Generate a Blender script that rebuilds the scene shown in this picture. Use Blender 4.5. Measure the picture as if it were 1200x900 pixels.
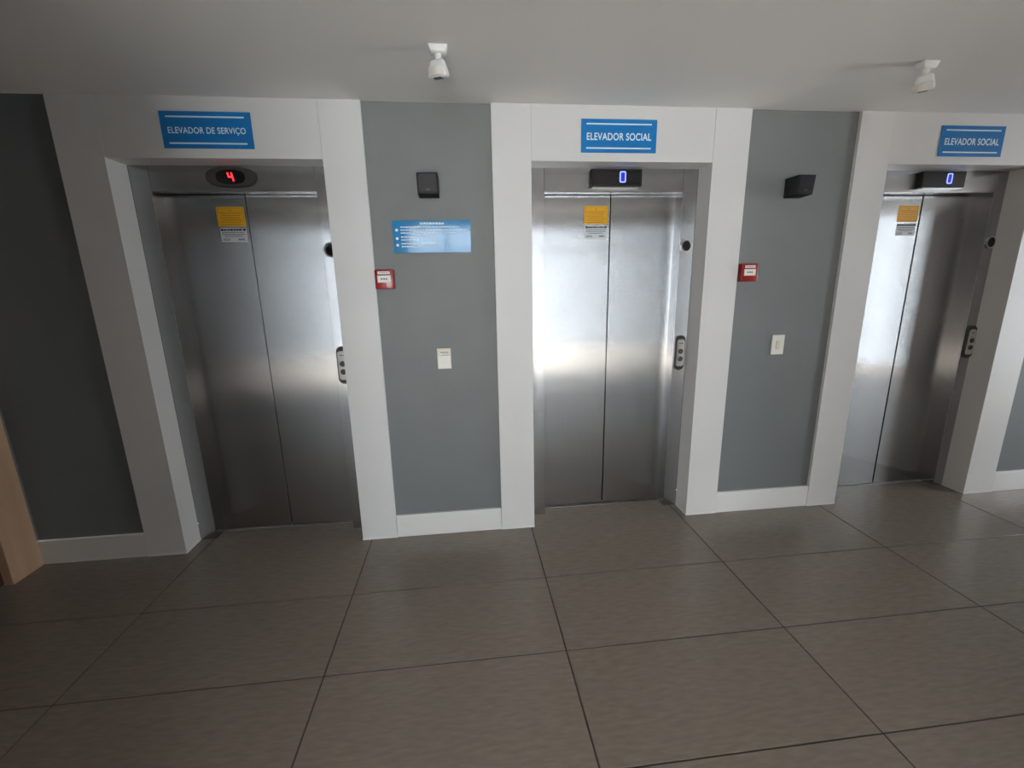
import bpy, bmesh, math, random
from mathutils import Vector, Matrix
random.seed(7)
for o in list(bpy.data.objects): bpy.data.objects.remove(o, do_unlink=True)
scn = bpy.context.scene
C = scn.collection
PI = math.pi

# ------------------------------------------------------------------ camera
cam_d = bpy.data.cameras.new('camera'); cam = bpy.data.objects.new('camera', cam_d); C.objects.link(cam)
F_PX, PITCH, YAW, ROLL = 516.17, -0.2268, 0.1047, -0.0197
fwd = Vector((math.sin(YAW)*math.cos(PITCH), math.cos(YAW)*math.cos(PITCH), math.sin(PITCH)))
right = Vector((math.cos(YAW), -math.sin(YAW), 0)); up = right.cross(fwd)
r2 = right*math.cos(ROLL) + up*math.sin(ROLL); u2 = -right*math.sin(ROLL) + up*math.cos(ROLL)
M = Matrix((r2, u2, -fwd)).transposed().to_4x4(); M.translation = Vector((-0.2464, -2.5101, 1.525))
cam.matrix_world = M
cam_d.sensor_width = 36; cam_d.sensor_fit = 'HORIZONTAL'; cam_d.lens = F_PX/1200*36
cam_d.clip_start = 0.02
scn.camera = cam

# ------------------------------------------------------------------ world, exposure, window portals
SKY = (0.86, 0.94, 1.0); SKY_STRENGTH = 14.0
w = bpy.data.worlds.new('overcast_sky'); scn.world = w; w.use_nodes = True
w.node_tree.nodes['Background'].inputs[0].default_value = (*SKY, 1)
w.node_tree.nodes['Background'].inputs[1].default_value = SKY_STRENGTH
vs = scn.view_settings
vs.view_transform = 'Standard'; vs.look = 'None'; vs.gamma = 1; vs.use_curve_mapping = False
vs.exposure = 0.18

# plan of the place (metres): portal fronts on y = 0, hall runs along x, lobby and glazed front behind the camera
CEIL = 2.423; DEEP = 0.145; DOORY = 0.229; TOP = 2.149; GREY = 0.02
XL = -2.71; XR = 7.2                        # left wall, right end of hall
YB = -2.80                                  # rear wall of the hall
BX0, BX1 = -1.00, 1.0                       # opening from the hall into the lobby
YF = -7.6; FX0, FX1 = -1.4, 0.30            # glazed front of the lobby
FZ, LZ = 2.7, 3.0
RY0, RY1, RZ1 = -2.60, -1.35, 2.40          # window at the right end
CX = (-1.427, 0.650, 2.733)                 # elevator centres

def portal(loc, rot, sx, sy):
    l = bpy.data.lights.new('daylight_portal', 'AREA'); l.shape = 'RECTANGLE'; l.size = sx; l.size_y = sy
    l.energy = 1.0; l.cycles.is_portal = True
    o = bpy.data.objects.new('daylight_portal', l); C.objects.link(o); o.location = loc; o.rotation_euler = rot
    return o
portal(((FX0+FX1)/2, YF-0.02, FZ/2), (PI/2, 0, 0), FX1-FX0, FZ)
portal((XR+0.02, (RY0+RY1)/2, RZ1/2), (0, PI/2, 0), RZ1, RY1-RY0)
sun_d = bpy.data.lights.new('sun', 'SUN'); sun_d.energy = 170.0; sun_d.color = (1.0, .95, .87); sun_d.angle = math.radians(.6)
sun = bpy.data.objects.new('sun', sun_d); C.objects.link(sun)
sun.rotation_euler = Vector((-0.16, 0.75, -0.56)).to_track_quat('-Z', 'Y').to_euler()

# ------------------------------------------------------------------ materials
MATS = {}
def mat(name, col, rough=0.6, metal=0.0, spec=0.5, emit=None, estr=0.0, noise=None, bump=None, aniso=0.0, coat=0.0, rand=0.0):
    """noise=(scale, amount, stretch) brightness variation; bump=(scale, strength)"""
    m = bpy.data.materials.new(name); m.use_nodes = True; nt = m.node_tree; b = nt.nodes['Principled BSDF']
    b.inputs['Base Color'].default_value = (*col, 1); b.inputs['Roughness'].default_value = rough
    b.inputs['Metallic'].default_value = metal; b.inputs['Specular IOR Level'].default_value = spec
    b.inputs['Coat Weight'].default_value = coat
    if emit: b.inputs['Emission Color'].default_value = (*emit, 1); b.inputs['Emission Strength'].default_value = estr
    tc = nt.nodes.new('ShaderNodeTexCoord')
    def mapped(stretch):
        mp = nt.nodes.new('ShaderNodeMapping'); mp.inputs['Scale'].default_value = stretch
        nt.links.new(tc.outputs['Object'], mp.inputs['Vector']); return mp.outputs['Vector']
    if noise:
        n = nt.nodes.new('ShaderNodeTexNoise'); n.inputs['Scale'].default_value = noise[0]; n.inputs['Detail'].default_value = 6
        nt.links.new(mapped(noise[2] if len(noise) > 2 else (1, 1, 1)), n.inputs['Vector'])
        mr = nt.nodes.new('ShaderNodeMapRange'); mr.inputs['From Min'].default_value = .25; mr.inputs['From Max'].default_value = .75
        mr.inputs['To Min'].default_value = 1-noise[1]; mr.inputs['To Max'].default_value = 1+noise[1]
        nt.links.new(n.outputs['Fac'], mr.inputs['Value'])
        val = mr.outputs['Result']
        if rand:
            oi = nt.nodes.new('ShaderNodeObjectInfo'); r = nt.nodes.new('ShaderNodeMapRange')
            r.inputs['To Min'].default_value = 1-rand; r.inputs['To Max'].default_value = 1+rand
            nt.links.new(oi.outputs['Random'], r.inputs['Value'])
            mu = nt.nodes.new('ShaderNodeMath'); mu.operation = 'MULTIPLY'
            nt.links.new(val, mu.inputs[0]); nt.links.new(r.outputs['Result'], mu.inputs[1]); val = mu.outputs[0]
        vm = nt.nodes.new('ShaderNodeVectorMath'); vm.operation = 'SCALE'; vm.inputs[0].default_value = col
        nt.links.new(val, vm.inputs['Scale']); nt.links.new(vm.outputs[0], b.inputs['Base Color'])
    if bump:
        n = nt.nodes.new('ShaderNodeTexNoise'); n.inputs['Scale'].default_value = bump[0]; n.inputs['Detail'].default_value = 4
        nt.links.new(mapped(bump[2] if len(bump) > 2 else (1, 1, 1)), n.inputs['Vector'])
        bp = nt.nodes.new('ShaderNodeBump'); bp.inputs['Strength'].default_value = bump[1]; bp.inputs['Distance'].default_value = .002
        nt.links.new(n.outputs['Fac'], bp.inputs['Height']); nt.links.new(bp.outputs['Normal'], b.inputs['Normal'])
    if aniso:
        # vertical brushing: every fine streak leans the normal a little to one side, which spreads reflections sideways
        geo = nt.nodes.new('ShaderNodeNewGeometry'); prev = None
        for q in range(3):
            mp = nt.nodes.new('ShaderNodeMapping'); mp.inputs['Scale'].default_value = (9000, 9000, 700); mp.inputs['Location'].default_value = (17.3*q, 5.1*q, 3.7*q)
            nt.links.new(tc.outputs['Object'], mp.inputs['Vector'])
            wn = nt.nodes.new('ShaderNodeTexWhiteNoise'); wn.noise_dimensions = '3D'; nt.links.new(mp.outputs['Vector'], wn.inputs['Vector'])
            if prev is None: prev = wn.outputs['Value']
            else:
                ad = nt.nodes.new('ShaderNodeMath'); ad.operation = 'ADD'; nt.links.new(prev, ad.inputs[0]); nt.links.new(wn.outputs['Value'], ad.inputs[1]); prev = ad.outputs[0]
        ma = nt.nodes.new('ShaderNodeMath'); ma.operation = 'MULTIPLY_ADD'; ma.inputs[1].default_value = aniso; ma.inputs[2].default_value = -1.5*aniso
        nt.links.new(prev, ma.inputs[0])
        cb = nt.nodes.new('ShaderNodeCombineXYZ'); nt.links.new(ma.outputs[0], cb.inputs['X'])
        va = nt.nodes.new('ShaderNodeVectorMath'); va.operation = 'ADD'; nt.links.new(geo.outputs['Normal'], va.inputs[0]); nt.links.new(cb.outputs[0], va.inputs[1])
        vn = nt.nodes.new('ShaderNodeVectorMath'); vn.operation = 'NORMALIZE'; nt.links.new(va.outputs[0], vn.inputs[0])
        nt.links.new(vn.outputs[0], b.inputs['Normal'])
    MATS[name] = m; return m

mat('ceiling_paint', (.88, .865, .84), .8, bump=(160, .15))
mat('grey_wall_paint', (.166, .179, .183), .55, spec=.35, noise=(3, .05), bump=(120, .35))
mat('white_portal', (.72, .71, .70), .42, noise=(2, .03))
mat('baseboard_white', (.78, .77, .75), .35)
mat('joint_dark', (.16, .15, .14), .8)
mat('steel_door', (.405, .408, .415), .11, 1.0, aniso=.36, noise=(60, .06, (6, 6, .12)))
mat('steel_jamb', (.42, .42, .43), .11, 1.0, aniso=.36, noise=(60, .06, (6, 6, .12)))
mat('steel_bright', (.80, .80, .80), .2, 1.0)
mat('aluminium', (.68, .67, .65), .32, 1.0)
mat('chrome', (.72, .72, .73), .18, 1.0)
mat('gap_black', (.012, .012, .012), .7)
mat('plastic_black', (.012, .012, .014), .5, spec=.25)
mat('plastic_charcoal', (.016, .016, .017), .6, spec=.2)
mat('screen_black', (.006, .006, .008), .12)
mat('bezel_grey', (.06, .055, .055), .35)
mat('sign_blue', (.006, .155, .43), .45, spec=.25)
mat('sign_gloss_blue', (.012, .20, .46), .08, spec=.4)
mat('sign_white', (.80, .88, .92), .4)
mat('sticker_yellow', (.80, .42, .015), .35)
mat('sticker_print', (.50, .25, .02), .5)
mat('sticker_white', (.72, .75, .78), .4)
mat('ink_grey', (.22, .25, .29), .6)
mat('ink_black', (.03, .03, .035), .6)
mat('alarm_red', (.27, .017, .019), .25)
mat('plate_white', (.82, .80, .74), .35)
mat('plate_cream', (.74, .67, .55), .4)
mat('sensor_white', (.80, .80, .77), .35)
mat('sensor_lens', (.68, .64, .59), .4)
mat('button_dark', (.05, .05, .05), .3)
mat('led_red', (.3, .0, .0), .5, emit=(1, .02, .03), estr=3.0)
mat('led_blue', (.1, .1, .5), .5, emit=(.16, .22, 1), estr=2.6)
mat('led_blue_dim', (.02, .02, .2), .5, emit=(.02, .02, 1), estr=.3)
mat('tile_stone', (.218, .184, .152), .24, spec=.5, noise=(42, .13, (.35, 1.6, 1)), bump=(90, .15), rand=.05)
mat('grout', (.035, .030, .026), .8)
mat('wood_tan', (.50, .33, .21), .45, noise=(8, .16, (1, 1, .08)))
mat('wood_dark', (.075, .025, .02), .4, noise=(8, .25, (1, 1, .08)))
mat('rear_wall_paint', (.09, .065, .05), .6)
mat('lobby_wall_paint', (.22, .205, .19), .7)
mat('pale_stone', (.58, .54, .49), .15, noise=(3, .1))
mat('frame_metal', (.12, .12, .13), .4, .6)

# ------------------------------------------------------------------ mesh helpers
def box(bm, x0, x1, y0, y1, z0, z1):
    v = [bm.verts.new(p) for p in ((x0,y0,z0),(x1,y0,z0),(x1,y1,z0),(x0,y1,z0),(x0,y0,z1),(x1,y0,z1),(x1,y1,z1),(x0,y1,z1))]
    for f in ((0,3,2,1),(4,5,6,7),(0,1,5,4),(1,2,6,5),(2,3,7,6),(3,0,4,7)): bm.faces.new([v[i] for i in f])
def bevel(bm, wdt, seg=2):
    bmesh.ops.bevel(bm, geom=list(bm.edges), offset=wdt, segments=seg, affect='EDGES', profile=.5)
def outline(bm, pts, y0, y1, inset=0.0):
    """extrude a closed x-z outline from y1 (back) to y0 (front); inset makes a chamfered front rim"""
    n = len(pts)
    cx = sum(p[0] for p in pts)/n; cz = sum(p[1] for p in pts)/n
    def shr(p):
        d = math.hypot(p[0]-cx, p[1]-cz) or 1; k = max(0, 1-inset/d); return (cx+(p[0]-cx)*k, cz+(p[1]-cz)*k)
    rings = [[bm.verts.new((p[0], y1, p[1])) for p in pts]]
    if inset: rings.append([bm.verts.new((p[0], y0+inset*.8, p[1])) for p in pts])
    rings.append([bm.verts.new((q[0], y0, q[1])) for q in map(shr, pts)])
    for a, b in zip(rings, rings[1:]):
        for i in range(n): bm.faces.new((a[i], a[(i+1) % n], b[(i+1) % n], b[i]))
    bm.faces.new(list(reversed(rings[0]))); bm.faces.new(rings[-1])
def ring(bm, outer, inner, y0, y1):
    n = len(outer)
    o0 = [bm.verts.new((p[0], y0, p[1])) for p in outer]; o1 = [bm.verts.new((p[0], y1, p[1])) for p in outer]
    i0 = [bm.verts.new((p[0], y0, p[1])) for p in inner]; i1 = [bm.verts.new((p[0], y1, p[1])) for p in inner]
    for i in range(n):
        j = (i+1) % n
        bm.faces.new((o0[i], o0[j], i0[j], i0[i])); bm.faces.new((o1[j], o1[i], i1[i], i1[j]))
        bm.faces.new((o1[i], o1[j], o0[j], o0[i])); bm.faces.new((i0[i], i0[j], i1[j], i1[i]))
def ellipse(cx, cz, rx, rz, n=40, p=1.0):
    out = []
    for k in range(n):
        a = 2*PI*k/n; c, s = math.cos(a), math.sin(a)
        out.append((cx+rx*math.copysign(abs(c)**p, c), cz+rz*math.copysign(abs(s)**p, s)))
    return out
def rrect(cx, cz, hw, hh, r, n=6):
    out = []
    for sx, sz, a0 in ((1,1,0),(-1,1,PI/2),(-1,-1,PI),(1,-1,3*PI/2)):
        for k in range(n+1):
            a = a0+PI/2*k/n; out.append((cx+sx*(hw-r)+r*math.cos(a), cz+sz*(hh-r)+r*math.sin(a)))
    return out
def obj(name, bm, m, parent=None, smooth=False, kind=None):
    bmesh.ops.recalc_face_normals(bm, faces=bm.faces)
    me = bpy.data.meshes.new(name); bm.to_mesh(me); bm.free()
    if smooth:
        for f in me.polygons: f.use_smooth = True
        try: me.set_sharp_from_angle(angle=math.radians(35))
        except Exception: pass
    me.materials.append(MATS[m])
    o = bpy.data.objects.new(name, me); C.objects.link(o)
    if parent: o.parent = parent
    if kind: o['kind'] = kind
    return o
def bxo(name, m, dims, parent=None, bev=0.0, kind=None, smooth=False):
    bm = bmesh.new(); box(bm, *dims)
    if bev: bevel(bm, bev)
    return obj(name, bm, m, parent, smooth, kind)
def empty(name, loc, kind=None):
    o = bpy.data.objects.new(name, None); C.objects.link(o); o.location = loc; o.empty_display_size = .1
    if kind: o['kind'] = kind
    return o
def tag(o, label, cat, group=None):
    o['label'] = label; o['category'] = cat
    if group: o['group'] = group
    return o
def text_part(name, body, width, height, cx, cz, y, m, parent, bold=0.0, shear=0.0):
    cu = bpy.data.curves.new(name, 'FONT'); cu.body = body; cu.align_x = 'CENTER'; cu.align_y = 'CENTER'
    cu.size = 1; cu.offset = bold; cu.extrude = .01; cu.shear = shear; cu.space_character = 1.06
    t = bpy.data.objects.new(name, cu); C.objects.link(t)
    dg = bpy.context.evaluated_depsgraph_get()
    me = bpy.data.meshes.new_from_object(t.evaluated_get(dg))
    bpy.data.objects.remove(t, do_unlink=True); bpy.data.curves.remove(cu)
    xs = [v.co.x for v in me.vertices]; ys = [v.co.y for v in me.vertices]
    sx = width/(max(xs)-min(xs)); sy = height/(max(ys)-min(ys)); mx = (max(xs)+min(xs))/2; my = (max(ys)+min(ys))/2
    for v in me.vertices:
        v.co = Vector(((v.co.x-mx)*sx+cx, y-v.co.z*.05, (v.co.y-my)*sy+cz))
    me.materials.clear(); me.materials.append(MATS[m])
    o = bpy.data.objects.new(name, me); C.objects.link(o); o.parent = parent
    return o

# ------------------------------------------------------------------ the setting
# back wall: grey piers between the portals and masonry above the openings
bm = bmesh.new()
edges = [XL] + [e for c in CX for e in (c-.66, c+.66)] + [XR]
for i in range(0, len(edges), 2): box(bm, edges[i], edges[i+1], GREY, .36, 0, CEIL)
for c in CX: box(bm, c-.66, c+.66, .16, .36, TOP+.06, CEIL)
obj('wall_back', bm, 'grey_wall_paint', kind='structure')
bxo('wall_shaft', 'gap_black', (XL, XR, .36, .42, 0, CEIL), kind='structure')
bxo('ceiling', 'ceiling_paint', (XL-.12, XR+.12, YB-.15, .42, CEIL, CEIL+.12), kind='structure')

# left wall with a wooden doorway next to the corner
bm = bmesh.new()
box(bm, XL-.12, XL, GREY-.01, .42, 0, CEIL)
box(bm, XL-.12, XL, -1.25, GREY-.01, 2.14, CEIL); box(bm, XL-.12, XL, YB, -1.25, 0, CEIL)
obj('wall_left', bm, 'grey_wall_paint', kind='structure')
d1 = empty('door_1', (XL, -.6, 0), kind='structure')
for y0, y1 in ((-.175, -.001), (-1.25, -1.09)):
    o = bxo('jamb', 'wood_tan', (-.10, .012, y0+.6, y1+.6, 0, 2.14), d1, .004)
bxo('lintel', 'wood_tan', (-.10, .012, -.49, .425, 2.02, 2.14), d1, .004)
leaf = bxo('leaf', 'wood_dark', (-.075, -.035, -.49, .425, .006, 2.02), d1)
bm = bmesh.new(); box(bm, -.035, .015, -.42, -.30, 1.0, 1.025); obj('handle', bm, 'chrome', leaf)

# rear of the hall: unseen walls beside the lobby opening, set to block its light sideways
bm = bmesh.new()
box(bm, XL, BX0, YB-.15, YB, 0, CEIL); box(bm, BX1, XR, YB-.15, YB, 0, CEIL)
obj('wall_rear', bm, 'rear_wall_paint', kind='structure')
# right end: wall round a tall window
bm = bmesh.new()
box(bm, XR, XR+.12, YB, RY0, 0, CEIL); box(bm, XR, XR+.12, RY1, .36, 0, CEIL); box(bm, XR, XR+.12, RY0, RY1, RZ1, CEIL)
obj('wall_right', bm, 'rear_wall_paint', kind='structure')
# lobby behind the camera: side walls, ceiling and glazed front
LX0, LX1 = -1.7, 3.6
bm = bmesh.new()
box(bm, LX0-.15, LX0, YF, YB-.15, 0, LZ); box(bm, LX1, LX1+.15, YF, YB-.15, 0, LZ)
obj('wall_lobby', bm, 'lobby_wall_paint', kind='structure')
bm = bmesh.new(); box(bm, LX0-.15, LX1+.15, YF-.12, YB-.15, LZ, LZ+.12); box(bm, LX0-.15, LX1+.15, YB-.15, YB-.02, CEIL+.12, LZ+.12)
obj('ceiling_lobby', bm, 'ceiling_paint', kind='structure')
bm = bmesh.new(); box(bm, FX0, FX1, YF-.12, YF, FZ, LZ); box(bm, LX0-.15, FX0, YF-.12, YF, 0, LZ); box(bm, FX1, LX1+.15, YF-.12, YF, 0, LZ)
obj('wall_front', bm, 'lobby_wall_paint', kind='structure')
win = empty('window_1', ((FX0+FX1)/2, YF+.05, 0), kind='structure')
hw = (FX1-FX0)/2
for k in range(3):
    x = -hw+.03+k*(2*hw-.06)/2; bxo('mullion', 'frame_metal', (x-.03, x+.03, -.03, .03, 0, FZ), win)
bxo('transom', 'frame_metal', (-hw, hw, -.03, .03, 2.20, 2.26), win)
win2 = empty('window_2', (XR+.05, (RY0+RY1)/2, 0), kind='structure')
hy = (RY1-RY0)/2
for y in (-hy+.02, hy-.02): bxo('mullion', 'frame_metal', (-.03, .03, y-.02, y+.02, 0, RZ1), win2)

# floor: grout bed with stone tiles laid on it
GW, GL, GX0, GY0 = .9916, .4795, -.8673, -.4948
fl = bxo('floor', 'grout', (XL-.12, XR+.12, YB-.16, .36, -.06, -.004), kind='structure')
bxo('floor_lobby', 'pale_stone', (LX0-.15, LX1+.15, YF-.12, YB-.16, -.06, 0), kind='structure')  # unseen floor, kept pale and polished to bounce light to ceiling and doors
def tile_mesh(wx, ly):
    bm = bmesh.new(); box(bm, -wx/2, wx/2, -ly/2, ly/2, -.008, 0); bevel(bm, .0012, 1)
    me = bpy.data.meshes.new('tile'); bm.to_mesh(me); bm.free(); me.materials.append(MATS['tile_stone']); return me
J = .0060
tm_long = tile_mesh(GW-J, .345-GY0-J); tm = tile_mesh(GW-J, GL-J)
ncol0 = math.floor((XL-GX0)/GW); ncol1 = math.ceil((XR-GX0)/GW)
for k in range(ncol0, ncol1):
    xc = GX0+(k+.5)*GW
    for j in range(-1, 5):
        if j == -1: me, yc = tm_long, (.345+GY0)/2
        else: me, yc = tm, GY0-(j+.5)*GL
        t = bpy.data.objects.new('tile', me); C.objects.link(t); t.parent = fl; t.location = (xc, yc, 0)

# white portals, one round each elevator, and baseboards
for i, c in enumerate(CX):
    tr = empty('trim_%d' % (i+1), (c, 0, 0), kind='structure')
    OW, IW = .7135, .5065
    for s in (-1, 1):
        if i == 2 and s == 1: IW = .490
        bm = bmesh.new(); box(bm, *sorted((s*IW, s*OW)), 0, DEEP, .012, CEIL-.001)
        p = obj('post', bm, 'white_portal', tr)
        bxo('foot_strip', 'baseboard_white', (*sorted((s*(IW-.001), s*(OW+.001))), -.002, DEEP, 0, .012), p)
    bxo('lintel', 'white_portal', (-.5053, IW-.0012, .0006, DEEP, TOP, CEIL-.001), tr)
BBH = .147
segs = [(XL+.0, CX[0]-.715), (CX[0]+.715, CX[1]-.715), (CX[1]+.715, CX[2]-.715), (CX[2]+.715, XR)]
for a, b in segs:
    bm = bmesh.new(); box(bm, a, b, 0.001, GREY, 0, BBH); bevel(bm, .003, 2); obj('baseboard_back', bm, 'baseboard_white', kind='structure')

# ------------------------------------------------------------------ elevators
def seg_bars(bm, segs, cx, cz, wd, ht, t, y, shear=0.0):
    h, v = wd/2, ht/2
    S = {'a': (-h,h,v-t,v), 'd': (-h,h,-v,-v+t), 'g': (-h,h,-t/2,t/2), 'f': (-h,-h+t,0,v), 'b': (h-t,h,0,v), 'e': (-h,-h+t,-v,0), 'c': (h-t,h,-v,0)}
    for s in segs:
        x0, x1, z0, z1 = S[s]; n0 = len(bm.verts)
        box(bm, cx+x0, cx+x1, y-.001, y, cz+z0, cz+z1)
    for vt in bm.verts: vt.co.x += (vt.co.z-cz)*shear
def print_bars(bm, rows, x0, x1, y, fill=.85):
    """rows of short strips standing for lines of print too small to read"""
    for z, h, a, b in rows:
        x = x0+(x1-x0)*a; xe = x0+(x1-x0)*b
        while x < xe-.002:
            wdt = random.uniform(.006, .016); e = min(x+wdt, xe)
            box(bm, x, e, y-.0004, y, z-h/2, z+h/2); x = e+random.uniform(.0018, .003)

def make_elevator(cx, kind, label):
    e = empty('elevator', (cx, DEEP, 0)); tag(e, label, 'elevator')
    Y = 0.0; DY = DOORY-DEEP
    bxo('jamb', 'steel_jamb', (-.5055, -.411, Y, .16, 0, TOP+.05), e, .002)
    rj = bxo('jamb', 'steel_jamb', (.416, .5055, Y, .16, 0, TOP+.05), e, .002)
    bxo('header', 'steel_jamb', (-.4105, .4155, Y+.0005, .066, 2.023, TOP+.05), e, .002)
    # two sliding leaves
    lp = bxo('door_panel', 'steel_door', (-.44, .0065, DY+.003, DY+.028, .010, 2.13), e, .0015)
    rp = bxo('door_panel', 'steel_door', (.0120, .445, DY, DY+.025, .010, 2.13), e, .0015)
    bxo('gap_backing', 'gap_black', (-.02, .04, DY+.036, DY+.05, .01, 2.12), e)  # added black backing, its colour stands for shade in the seam
    sl = bmesh.new()
    box(sl, -.409, .414, DY-.006, DY+.034, -.004, .0055)
    obj('sill', sl, 'aluminium', e)
    # stickers on the left leaf
    yy = DY+.0026
    st = bmesh.new(); outline(st, rrect(-.079, 1.910, .073, .051, .006), yy-.0006, yy+.0006)
    ys = obj('warning_sticker', st, 'sticker_yellow', lp); ys['label'] = 'yellow warning sticker with small print'
    pb = bmesh.new()
    o_, i_ = rrect(-.079, 1.910, .066, .044, .004), rrect(-.079, 1.910, .0645, .0425, .004); ring(pb, o_, i_, yy-.0010, yy-.0005)
    outline(pb, [(-.085, 1.938), (-.073, 1.938), (-.079, 1.948)], yy-.0010, yy-.0005)
    print_bars(pb, [(1.928-.012*k, .005, .0+.06*(k % 2), 1.0-.05*(k % 3)) for k in range(6)], -.135, -.023, yy-.0006)
    obj('print', pb, 'sticker_print', ys)
    st = bmesh.new(); box(st, -.146, -.010, yy-.0006, yy+.0006, 1.775, 1.850)
    ws = obj('notice_sticker', st, 'sticker_white', lp); ws['label'] = 'white notice sticker with dark header'
    pb = bmesh.new(); box(pb, -.144, -.130, yy-.0010, yy-.0005, 1.834, 1.847); box(pb, -.026, -.012, yy-.0010, yy-.0005, 1.834, 1.847)
    print_bars(pb, [(1.840, .010, .12, .88)], -.144, -.012, yy-.0006)
    obj('notice_heading', pb, 'ink_black', ws)
    pb = bmesh.new(); print_bars(pb, [(1.826, .005, .04, .96), (1.816, .005, .04, .96), (1.806, .005, .14, .85)], -.144, -.012, yy-.0006)
    print_bars(pb, [(1.792, .004, .06, .36), (1.785, .004, .04, .33), (1.789, .010, .66, .90)], -.144, -.012, yy-.0006)
    obj('print', pb, 'ink_grey', ws)
    # floor indicator on the header
    if kind == 'service':
        bm = bmesh.new(); outline(bm, ellipse(-.005, 2.092, .124, .048, 48, .8), Y-.014, Y+.002, .006)
        ind = obj('floor_indicator', bm, 'bezel_grey', e, True)
        bm = bmesh.new(); ring(bm, ellipse(-.005, 2.092, .127, .050, 48, .8), ellipse(-.005, 2.092, .118, .043, 48, .8), Y-.008, Y+.002); obj('rim', bm, 'plastic_black', ind, True)
        bm = bmesh.new(); outline(bm, ellipse(-.005, 2.092, .072, .036, 40, .8), Y-.0165, Y-.012); obj('screen', bm, 'screen_black', ind, True)
        bm = bmesh.new(); seg_bars(bm, 'fgbc', -.004, 2.092, .026, .042, .0075, Y-.0166, -.18)
        dg = obj('digit', bm, 'led_red', ind); dg['label'] = 'red lit digit 4'
        ind['label'] = 'oval floor display'
    else:
        bm = bmesh.new(); outline(bm, rrect(.001, 2.093, .150, .046, .008), Y-.034, Y+.002, .004)
        ind = obj('floor_indicator', bm, 'plastic_black', e, True); ind['label'] = 'black box floor display'
        bxo('tray', 'aluminium', (-.135, .137, Y-.032, Y+.0, 2.040, 2.0465), ind, .002)
        bm = bmesh.new(); outline(bm, rrect(.001, 2.095, .140, .037, .005), Y-.0352, Y-.033); obj('screen', bm, 'screen_black', ind)
        bm = bmesh.new()
        oo, ii = rrect(.036, 2.097, .0185, .030, .009), rrect(.036, 2.097, .0125, .024, .006); ring(bm, oo, ii, Y-.0362, Y-.0350)
        dg = obj('digit', bm, 'led_blue', ind); dg['label'] = 'blue lit digit 0'
        bm = bmesh.new(); outline(bm, ii, Y-.0358, Y-.0350); obj('digit_glow', bm, 'led_blue_dim', dg) if False else obj('digit_glow', bm, 'led_blue_dim', ind)
    # round lantern and call panel on the right jamb
    bm = bmesh.new(); ring(bm, ellipse(.459, 1.720, .035, .040), ellipse(.459, 1.720, .026, .031), Y-.008, Y+.002)
    lant = obj('hall_lantern', bm, 'chrome', e, True)
    bm = bmesh.new(); outline(bm, ellipse(.459, 1.720, .0265, .0315), Y-.003, Y+.002); obj('lens', bm, 'screen_black', lant, True)
    bm = bmesh.new(); outline(bm, rrect(.461, 1.067, .034, .112, .034, 10), Y-.012, Y+.002, .005)
    pan = obj('call_panel', bm, 'button_dark', e, True); pan['label'] = 'oval call button panel'
    bm = bmesh.new(); outline(bm, rrect(.461, 1.067, .026, .086, .016, 8), Y-.016, Y-.010, .003); fp = obj('face_plate', bm, 'aluminium', pan, True)
    for z in (1.078, 1.030):
        bm = bmesh.new(); outline(bm, ellipse(.461, z, .0165, .0165, 28), Y-.021, Y-.014, .003); obj('button', bm, 'button_dark', pan, True)
    bm = bmesh.new()
    for q in (-.009, 0, .009): box(bm, .461+q-.003, .461+q+.003, Y-.0166, Y-.0158, 1.126, 1.132)
    obj('mark', bm, 'ink_black', pan)
    return e
make_elevator(CX[0], 'service', 'steel service elevator with an oval display showing a red 4')
make_elevator(CX[1], 'social', 'steel social elevator between the two black wall boxes, blue 0 on its display')
make_elevator(CX[2], 'social', 'steel social elevator at the hall end farthest from the service elevator')

# ------------------------------------------------------------------ things on the walls
def door_sign(cx, body, label):
    t = empty('elevator_sign', (cx, -.004, 2.192)); tag(t, label, 'sign')
    W, H = .415, .163
    bxo('plate', 'sign_blue', (-W/2, W/2, -.0, .004, 0, H), t, .0008)
    for z in (.022, .139):
        bxo('line', 'sign_white', (-W/2+.028, W/2-.030, -.0008, .0001, z-.0035, z+.0035), t)
    lt = text_part('lettering', body, .355, .036 if 'Ç' not in body else .035, .0, .0785 if 'Ç' not in body else .076, -.0003, 'sign_white', t, bold=.018 if 'Ç' not in body else .010)
    return t
door_sign(-1.447, 'ELEVADOR DE SERVIÇO', 'blue sign reading ELEVADOR DE SERVIÇO above the service elevator')
door_sign(.618, 'ELEVADOR SOCIAL', 'blue ELEVADOR SOCIAL sign above the elevator between the black wall boxes')
door_sign(2.738, 'ELEVADOR SOCIAL', 'blue ELEVADOR SOCIAL sign above the elevator farthest from the service elevator')

t = empty('notice_board', (-.3975, GREY-.004, 1.691)); tag(t, 'glossy blue wall notice with three bullet points beside the service elevator', 'sign')
W, H = .414, .165
bxo('plate', 'sign_gloss_blue', (-W/2, W/2, 0, .004, 0, H), t, .0008)
bm = bmesh.new()
print_bars(bm, [(.150, .010, .35, .66)], -W/2, W/2, -.0001)
obj('heading', bm, 'sign_white', t)
for z, n in ((.117, 3), (.074, 2), (.040, 2)):
    bm = bmesh.new(); outline(bm, ellipse(-W/2+.021, z, .008, .0075, 20), -.0008, .0002); obj('bullet', bm, 'sign_white', t)
    bm = bmesh.new()
    ends = {3: (.86, .97, .80), 2: (.55, .33)}[n]
    print_bars(bm, [(z+(n-1)*.0075-k*.015, .0055, .10, ends[k]) for k in range(n)], -W/2, W/2, -.0001)
    obj('lettering', bm, 'sign_white', t)

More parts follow.
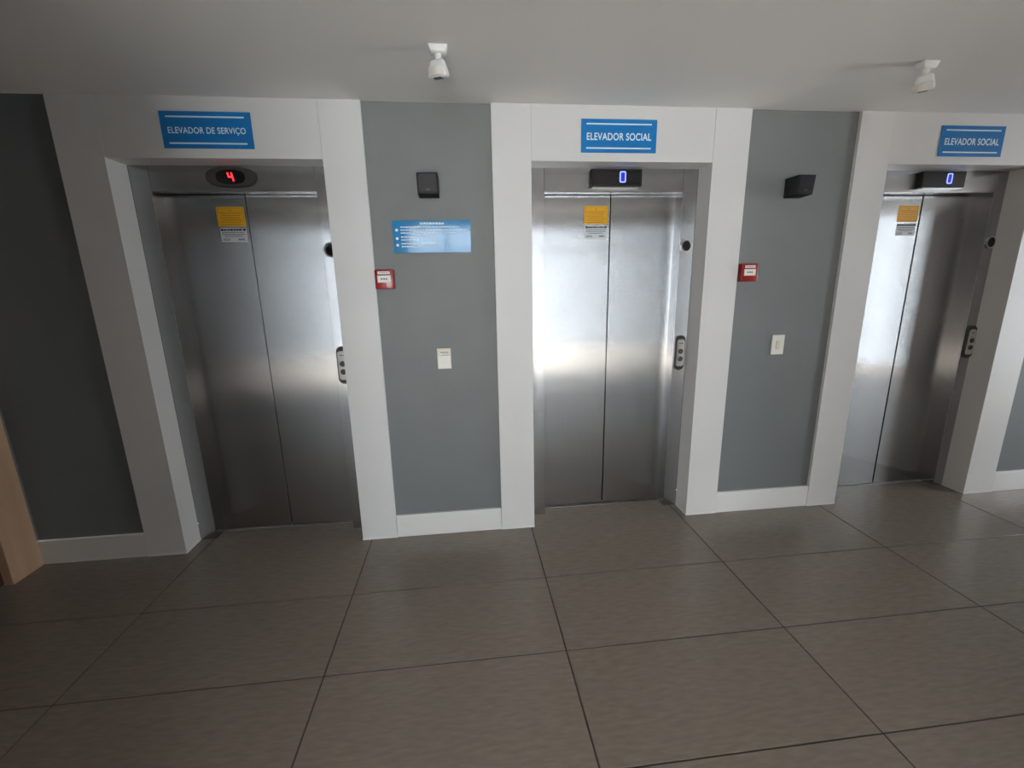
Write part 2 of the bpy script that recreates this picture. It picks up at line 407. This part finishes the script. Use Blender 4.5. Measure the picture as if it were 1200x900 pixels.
def wall_box(cx, label):
    t = empty('wall_speaker', (cx, GREY, 1.966)); tag(t, label, 'speaker', 'black speaker boxes on the grey wall')
    bm = bmesh.new(); box(bm, -.0525, .0525, -.108, 0, 0, .105)
    for v in bm.verts:
        if v.co.y < -.05 and v.co.z < .01: v.co.z += .006; v.co.y += .012
    bevel(bm, .004, 2); obj('housing', bm, 'plastic_charcoal', t, True)
    bm = bmesh.new(); vs_ = [bm.verts.new(p) for p in ((-.044,-.0985,.018),(.044,-.0985,.018),(.044,-.1075,.097),(-.044,-.1075,.097))]
    bm.faces.new(vs_); r = bmesh.ops.extrude_face_region(bm, geom=list(bm.faces))
    for v in [g for g in r['geom'] if isinstance(g, bmesh.types.BMVert)]: v.co.y -= .003
    obj('grille', bm, 'plastic_black', t)
    bxo('badge', 'bezel_grey', (-.010, .010, -.1045, -.1015, .024, .029), t)
wall_box(-.401, 'small black box speaker on the wall above the blue notice')
wall_box(1.665, 'small black box speaker on the wall above the plain light switch')

def alarm(cx, label):
    t = empty('fire_call_point', (cx, GREY, 1.503)); tag(t, label, 'fire alarm')
    bm = bmesh.new(); box(bm, -.050, .050, -.042, 0, 0, .102); bevel(bm, .005, 2); b = obj('housing', bm, 'alarm_red', t, True)
    ls = bxo('label_strip', 'plate_white', (-.033, .030, -.0428, -.0415, .078, .092), t)
    bm = bmesh.new(); print_bars(bm, [(.085, .004, .1, .9)], -.033, .030, -.0428); obj('print', bm, 'ink_grey', ls)
    g = bxo('break_glass', 'plate_white', (-.036, .034, -.0432, -.0415, .034, .071), t, .0004)
    bm = bmesh.new()
    for x in (-.014, -.001, .011): box(bm, x-.004, x+.004, -.0437, -.0431, .049, .057)
    obj('symbol', bm, 'ink_black', g)
    bxo('key_cover', 'alarm_red', (-.010, .010, -.044, -.0415, .010, .024), t, .0006)
alarm(-.662, 'red fire call point between the service elevator portal and the notice')
alarm(1.427, 'red fire call point on the wall above the plain light switch')

t = empty('wall_control', (-.369, GREY, 1.046)); tag(t, 'cream wall plate with small print below the blue notice', 'wall plate')
bxo('plate', 'plate_cream', (-.039, .039, -.008, 0, 0, .120), t, .003)
bxo('cover', 'plate_white', (-.035, .035, -.0095, -.007, .004, .080), t, .0006)
bxo('window', 'plate_white', (-.024, -.012, -.0098, -.007, .078, .098), t, .0004)
bm = bmesh.new(); print_bars(bm, [(.096, .006, .2, .85), (.080, .003, .1, .95)], -.035, .035, -.0096); obj('print', bm, 'ink_grey', t)
t = empty('light_switch', (1.682, GREY, 1.055)); tag(t, 'plain white light switch plate below the black box speaker', 'light switch')
bxo('plate', 'plate_white', (-.041, .041, -.008, 0, 0, .122), t, .003)
bxo('rocker', 'plate_cream', (-.012, .012, -.0125, -.007, .034, .088), t, .0015)

# ceiling motion sensors on swivel brackets
def sensor(loc, yaw, tilt, label):
    t = empty('motion_sensor', loc); tag(t, label, 'sensor')
    bm = bmesh.new(); box(bm, -.039, .039, -.026, .026, -.028, 0)
    for v in bm.verts:
        if v.co.z < -.02: v.co.x *= .74; v.co.y *= .74
    bevel(bm, .006, 3); obj('base', bm, 'sensor_white', t, True)
    bm = bmesh.new(); bmesh.ops.create_cone(bm, cap_ends=True, segments=20, radius1=.010, radius2=.014, depth=.032, matrix=Matrix.Translation((0, 0, -.040)))
    obj('arm', bm, 'sensor_white', t, True)
    R = Matrix.Translation((0, 0, -.054)) @ Matrix.Rotation(yaw, 4, 'Z') @ Matrix.Rotation(tilt, 4, 'X')
    bm = bmesh.new(); box(bm, -.041, .041, -.040, .014, -.056, .008)
    for v in bm.verts:
        if v.co.z > 0: v.co.x *= .70; v.co.y = v.co.y*.55
    bevel(bm, .013, 4); bmesh.ops.transform(bm, matrix=R, verts=bm.verts); hd = obj('head', bm, 'sensor_white', t, True)
    bm = bmesh.new()      # curved lens window
    N = 9; rows = []
    for k in range(N+1):
        a = -1+2*k/N; rows.append([bm.verts.new((a*.032, -.036-.013*(1-a*a), z)) for z in (-.049, -.020)])
    for a, b in zip(rows, rows[1:]): bm.faces.new((a[0], b[0], b[1], a[1]))
    bot = [r[0] for r in rows]; top = [r[1] for r in rows]; bm.faces.new(bot); bm.faces.new(list(reversed(top)))
    bmesh.ops.transform(bm, matrix=R, verts=bm.verts); obj('lens', bm, 'sensor_lens', hd, True)
    bm = bmesh.new(); box(bm, -.016, .016, -.034, -.006, -.0578, -.054); bmesh.ops.transform(bm, matrix=R, verts=bm.verts); obj('dark_bottom', bm, 'button_dark', hd)  # dark patch on the bottom of the head
sensor((-.302, -.533, CEIL), -.42, .22, 'white motion sensor on the ceiling out from the blue notice')
sensor((1.806, -.54, CEIL), -.85, .35, 'white motion sensor on the ceiling out from the plain light switch')
